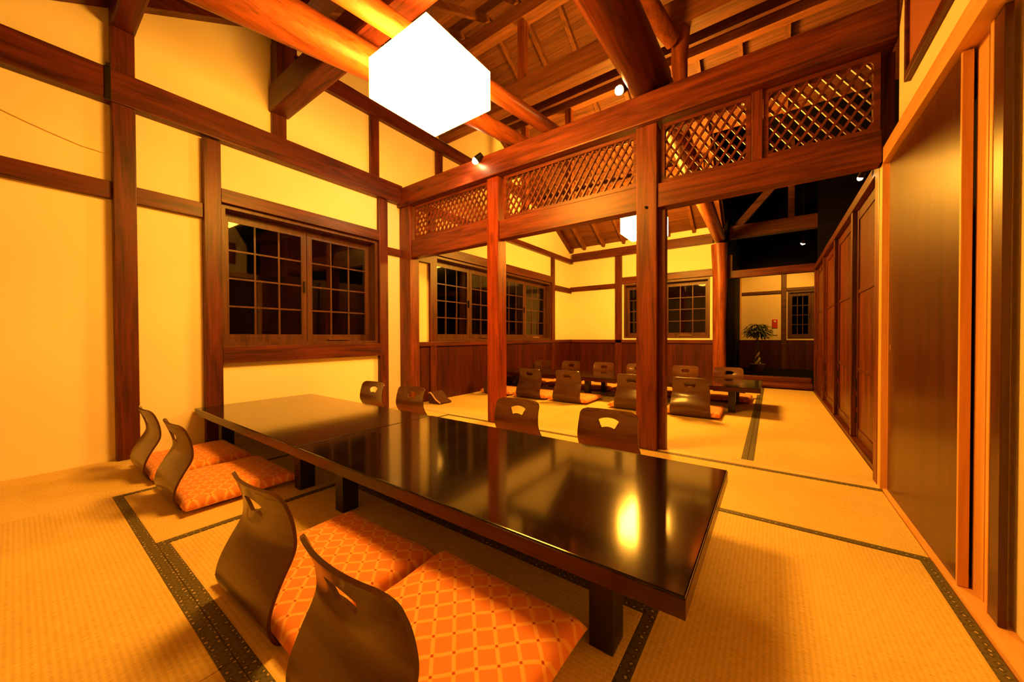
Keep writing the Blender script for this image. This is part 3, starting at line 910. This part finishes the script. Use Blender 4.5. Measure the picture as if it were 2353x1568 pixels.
    o = bpy.data.objects.new('shell', me); COL.objects.link(o); o.parent = t
    return t


def make_cushion():
    """square zabuton 0.56 x 0.53, origin at floor level of the chair seat, centred"""
    bm = bmesh.new(); n = 48; W, D, H = 0.308, 0.276, 0.060
    top, bot = [], []
    for j in range(n + 1):
        tr, br = [], []
        for i in range(n + 1):
            u, v = -1 + 2 * i / n, -1 + 2 * j / n
            eu, ev = 1 - abs(u) ** 16, 1 - abs(v) ** 16
            f = max(0, eu * ev) ** 0.5
            sag = 1 - 0.10 * (abs(u) * abs(v)) ** 2
            pinch = 1 - 0.03 * (1 - v * v) * (abs(u) > 0.5) - 0.0
            x = u * W * (1 - 0.025 * (1 - abs(v) ** 3)); y = v * D * (1 - 0.025 * (1 - abs(u) ** 3))
            bump = 0.0025 * math.sin(9 * u + 2 * v) * math.sin(7 * v)
            tr.append(bm.verts.new((x, y, 0.020 + (H * (0.80 + 0.20 * (1 - u * u) * (1 - v * v)) + bump) * f * 0.95)))
            br.append(bm.verts.new((x, y, 0.020 - 0.018 * f)) if 0 < i < n and 0 < j < n else tr[-1])
        top.append(tr); bot.append(br)
    for j in range(n):
        for i in range(n):
            bm.faces.new((top[j][i], top[j][i + 1], top[j + 1][i + 1], top[j + 1][i]))
            bm.faces.new((bot[j][i], bot[j + 1][i], bot[j + 1][i + 1], bot[j][i + 1]))
    bmesh.ops.recalc_face_normals(bm, faces=bm.faces)
    me = bpy.data.meshes.new('floor_cushion'); bm.to_mesh(me); bm.free()
    for p in me.polygons: p.use_smooth = True
    me.materials.append(CUSH)
    o = bpy.data.objects.new('floor_cushion', me); COL.objects.link(o)
    return o


chair0 = make_chair(); cush0 = make_cushion()
used = [False, False]


def seat(x, y, rz, clab, klab, cgrp, kgrp, cdy=0.30, cushion=True, lean=0.0):
    c = chair0 if not used[0] else copy_tree(chair0)
    used[0] = True
    c.location = (x, y, 0.0035); c.rotation_euler = (lean, 0, rz)
    tag(c, clab, 'floor chair', cgrp)
    if not cushion: return
    k = cush0 if not used[1] else cush0.copy()
    if used[1]: COL.objects.link(k)
    used[1] = True
    off = Matrix.Rotation(rz, 3, 'Z') @ Vector((0, cdy, 0))
    k.location = (x + off.x, y + off.y, 0.0165 + math.sin(lean) * cdy); k.rotation_euler = (lean, 0, rz)
    tag(k, klab, 'cushion', kgrp)


CG, KG = 'floor chairs around the front tables', 'orange cushions at the front tables'
seat(-0.752, 0.382, R(-1), 'curved brown floor chair nearest the camera, cut by the bottom edge', 'orange lattice cushion closest to the camera, half in table shadow', CG, KG, cdy=0.325, lean=R(3.5))
seat(-1.392, 0.413, R(1), 'curved brown floor chair left of the nearest one, seen from behind', 'orange lattice cushion beside the nearest one, left of it', CG, KG)
seat(-2.755, 0.475, 0, 'floor chair seen edge-on at left, in front of the other one there', 'orange cushion on the nearer seat at the left-hand table', CG, KG)
seat(-3.455, 0.468, 0, 'floor chair farthest left, standing by the broad dark post', 'orange cushion of the farthest left seat', CG, KG)
seat(-0.850, 2.285, R(180), 'floor chair behind the table touching the wide brown post', 'cushion hidden behind the right end of the table', CG, KG)
seat(-1.560, 2.285, R(180), 'floor chair behind the table with the orange-red post behind it', 'cushion hidden behind the middle of the table', CG, KG)
seat(-2.800, 2.285, R(180), 'floor chair behind the left table, in front of the screen corner', 'cushion hidden behind the left table near the corner', CG, KG)
seat(-3.430, 2.285, R(180), 'floor chair under the front window on the far side of the left table', 'cushion hidden under the front window side', CG, KG)
CG, KG = 'floor chairs around the back room tables', 'cushions at the back room tables'
NX = (-3.62, -2.97, -2.33, -1.43, -0.76)
NL = ['back room floor chair half hidden behind the orange-red post', 'back room floor chair just right of the orange-red post, in shade',
      'back room floor chair with pale band, in the middle of the middle opening', 'back room floor chair half hidden by the wide brown post',
      'back room floor chair right of the wide brown post, back to us']
for x, l in zip(NX, NL):
    seat(x, 4.50, 0, l, 'orange cushion on the ' + l.replace('back room ', ''), CG, KG)
GX = (-3.79, -3.16, -2.50, -1.88, -1.13, -0.53)
GL = ['black floor chair beyond the far tables in the deep left corner', 'second floor chair from the left beyond the far tables',
      'third floor chair from the left beyond the far tables', 'floor chair beyond the far tables beside the wide brown post',
      'floor chair beyond the far tables in front of the corner window', 'glossy floor chair at the right end beyond the far tables']
for x, l in zip(GX, GL):
    seat(x, 6.40, R(180), l, 'cushion of the ' + l, CG, KG)

# folded cushion left at the foot of the wainscot
m = MB(); m.prism([(-0.19, 0.0), (0.17, 0.0), (0.20, 0.03), (0.05, 0.085), (-0.06, 0.17), (-0.13, 0.215), (-0.19, 0.20)], 1, -0.16, 0.16)
o = m.build('folded_cushion', plain('dark_maroon_cloth', (0.07, 0.02, 0.012), 0.8), bevel=0.018, smooth=True)
o.location = (-3.80, 3.52, 0.0015); o.scale = (0.62, 0.7, 0.75)
tag(o, 'small dark folded cushion with pale piping at the wainscot foot', 'cushion')
p = MB(); p.tube([(-0.13, -0.163, 0.205), (-0.06, -0.163, 0.165), (0.05, -0.163, 0.082), (0.19, -0.163, 0.03)], 0.013, 10)
p.tube([(-0.13, -0.163, 0.205), (-0.18, -0.163, 0.19)], 0.013, 10)
q = p.build('piping', plain('pale_piping', (0.72, 0.42, 0.28), 0.6), None, smooth=True); q.parent = o


tag(MB().tube([(-4.052, -0.04, 2.417), (-4.052, 0.06, 2.385), (-4.052, 0.17, 2.355), (-4.052, 0.30, 2.325), (-4.052, 0.43, 2.318)], 0.0035, 8).build('wall_cable', PLASTER_D),
    'thin pale cable sagging across the left wall plaster by the broad post', 'cable')
tag(MB().box(-3.972, -3.962, 0.405, 0.438, 2.685, 2.935).box(-3.972, -3.94, 0.41, 0.433, 2.925, 2.945).build('beam_clamp', BLACKMETAL, bevel=0.003),
    'black metal clamp strap on the long beam beside the broad left post', 'clamp')
tag(MB().tube([(-0.835, 3.0345, 1.985), (-0.835, 3.026, 1.985)], 0.011, 16).build('wooden_peg', BLACKW), 'dark round peg in the wide brown screen post', 'peg')


# ------------------------------------------------- LAMPS
def lantern(cx, cy, sx, sy, z0, z1, ztop, mat, label):
    t = empty('paper_lantern', (cx, cy, z0), label=label, cat='pendant lamp', group='box paper lanterns')
    MB().box(cx - sx / 2, cx + sx / 2, cy - sy / 2, cy + sy / 2, z0, z1).build('paper_shade', mat, t, bevel=0.004)
    MB().tube([(cx, cy, z1), (cx, cy, ztop)], 0.006, 8).build('cord', BLACKMETAL, t)
    MB().tube([(cx, cy, z1), (cx, cy, z1 + 0.03)], 0.04, 16).build('ceiling_cap', BLACKMETAL, t)
    return t


lantern(-1.865, 1.663, 0.56, 0.57, 2.50, 2.765, 3.15, LAMPM, 'large square lit paper lantern over the front table')
lantern(-1.60, 5.72, 0.56, 0.57, 2.50, 2.79, ZF(5.72) + 0.01, LAMPB, 'square lit paper lantern hanging in the back room behind the wide post')


def spotfix(loc, aim, power, label, size=R(80), bulb=None, r=0.028, group=None, col=LAMP_COL, stem=None):
    t = empty('spotlight', loc, label=label, cat='spotlight', group=group)
    L = Vector(loc); D = (Vector(aim) - L).normalized()
    MB().tube([L - D * 0.09, L - D * 0.02, L - D * 0.004], [r * 0.7, r, r * 1.1], 20, cap=True).build('housing', BLACKMETAL, t, smooth=True)
    MB().tube([L - D * 0.002, L + D * r * 0.5, L + D * r * 0.9, L + D * r * 1.1], [r * 0.92, r * 0.85, r * 0.5, r * 0.1], 20).build('bulb', bulb or BULB, t, smooth=True)
    if stem: MB().tube([L - D * 0.05, (L.x, L.y, stem)], 0.008, 8).build('stem', BLACKMETAL, t)
    if power:
        s = spot('spot_beam', L + D * (r * 1.3 + 0.02), aim, power, size, col=col, radius=0.02)
        mw = s.rotation_euler.copy(); s.parent = t; s.location = Vector(s.location) - L
    return t


spotfix((-2.60, 2.94, 2.84), (-4.0, 2.1, 1.3), 60, 'tiny clip spotlight glowing on the screen beam above the orange-red post', R(125), BULB3, 0.038, col=(1.0, 0.5, 0.13))
spotfix((-1.08, 3.10, 3.07), (-1.7, 1.9, 2.3), 8, 'small spotlight peeking out beside the massive red log', R(120), BULB2, 0.04)
spotfix((-3.66, 1.66, 3.555), (-3.3, 2.4, 3.0), 1.5, 'tiny spotlight on the crossbeam near the left wall', R(70), BULB2, 0.02)
spotfix((0.515, 3.60, 2.075), (-0.3, 5.0, 0.0), 12, 'starry spotlight under the screen by the nearest plank door', R(100), BULB2, 0.018)
spotfix((0.52, 9.6, 2.87), (0.0, 11.3, 1.3), 170, 'round downlight shining inside the dark hall', R(95), BULB2, 0.045, stem=4.55)

# ------------------------------------------------- PLANT AND ALARM in the hall
pl = empty('potted_plant', (-0.28, 10.4, 0.10), label='bushy potted plant on a pale braided stem in the dark hall', cat='plant')
MB().tube([(-0.28, 10.4, 0.10), (-0.28, 10.4, 0.13), (-0.28, 10.4, 0.25), (-0.28, 10.4, 0.27)], [0.12, 0.13, 0.16, 0.165], 24).build('pot', POTM, pl, smooth=True)
s = MB()
for k in range(3):
    pts = []; rad = []
    for i in range(14):
        z = 0.27 + i * 0.05; a = k * 2.094 + i * 0.7; rr = 0.045 * (1 - i / 16) + 0.012
        pts.append((-0.28 + rr * math.cos(a), 10.4 + rr * math.sin(a), z)); rad.append(0.03 * (1 - i / 18))
    s.tube(pts, rad, 8)
s.build('stem', BARK, pl, smooth=True)
bm = bmesh.new()
rnd = random.Random(3)
for k in range(420):
    a = rnd.uniform(0, 2 * math.pi); el = rnd.uniform(-0.7, 1.4)
    R0 = rnd.uniform(0.08, 0.23)
    c = Vector((math.cos(a) * math.cos(el) * R0 * 1.15, math.sin(a) * math.cos(el) * R0 * 1.1, 1.02 + math.sin(el) * R0 * 0.95)) + Vector((-0.28, 10.4, 0))
    dirv = Vector((math.cos(a), math.sin(a), rnd.uniform(-0.9, 0.2))).normalized()
    sd = dirv.cross(Vector((0, 0, 1))).normalized(); ln = rnd.uniform(0.09, 0.14); wd = 0.021
    nrm = sd.cross(dirv)
    p = [c, c + dirv * ln * 0.4 + sd * wd + nrm * 0.006, c + dirv * ln - nrm * 0.02, c + dirv * ln * 0.4 - sd * wd + nrm * 0.006, c + dirv * ln * 0.45 - nrm * 0.004]
    v = [bm.verts.new(x) for x in p]
    for f in ((0, 1, 4), (1, 2, 4), (2, 3, 4), (3, 0, 4)): bm.faces.new([v[i] for i in f])
mb = MB(); mb.bm.free(); mb.bm = bm
mb.build('foliage', LEAF, pl)

al = empty('fire_alarm', (0.06, 11.40, 1.0), label='small red fire alarm with a white card on the hall wall', cat='fire alarm')
MB().box(0.01, 0.12, 11.385, 11.42, 1.14, 1.36).build('red_housing', REDP, al, bevel=0.006)
MB().tube([(0.065, 11.386, 1.31), (0.065, 11.372, 1.31)], 0.025, 16).build('lamp', WHITEP, al)
MB().box(0.015, 0.115, 11.40, 11.42, 0.96, 1.12).build('card', WHITEP, al, bevel=0.003)
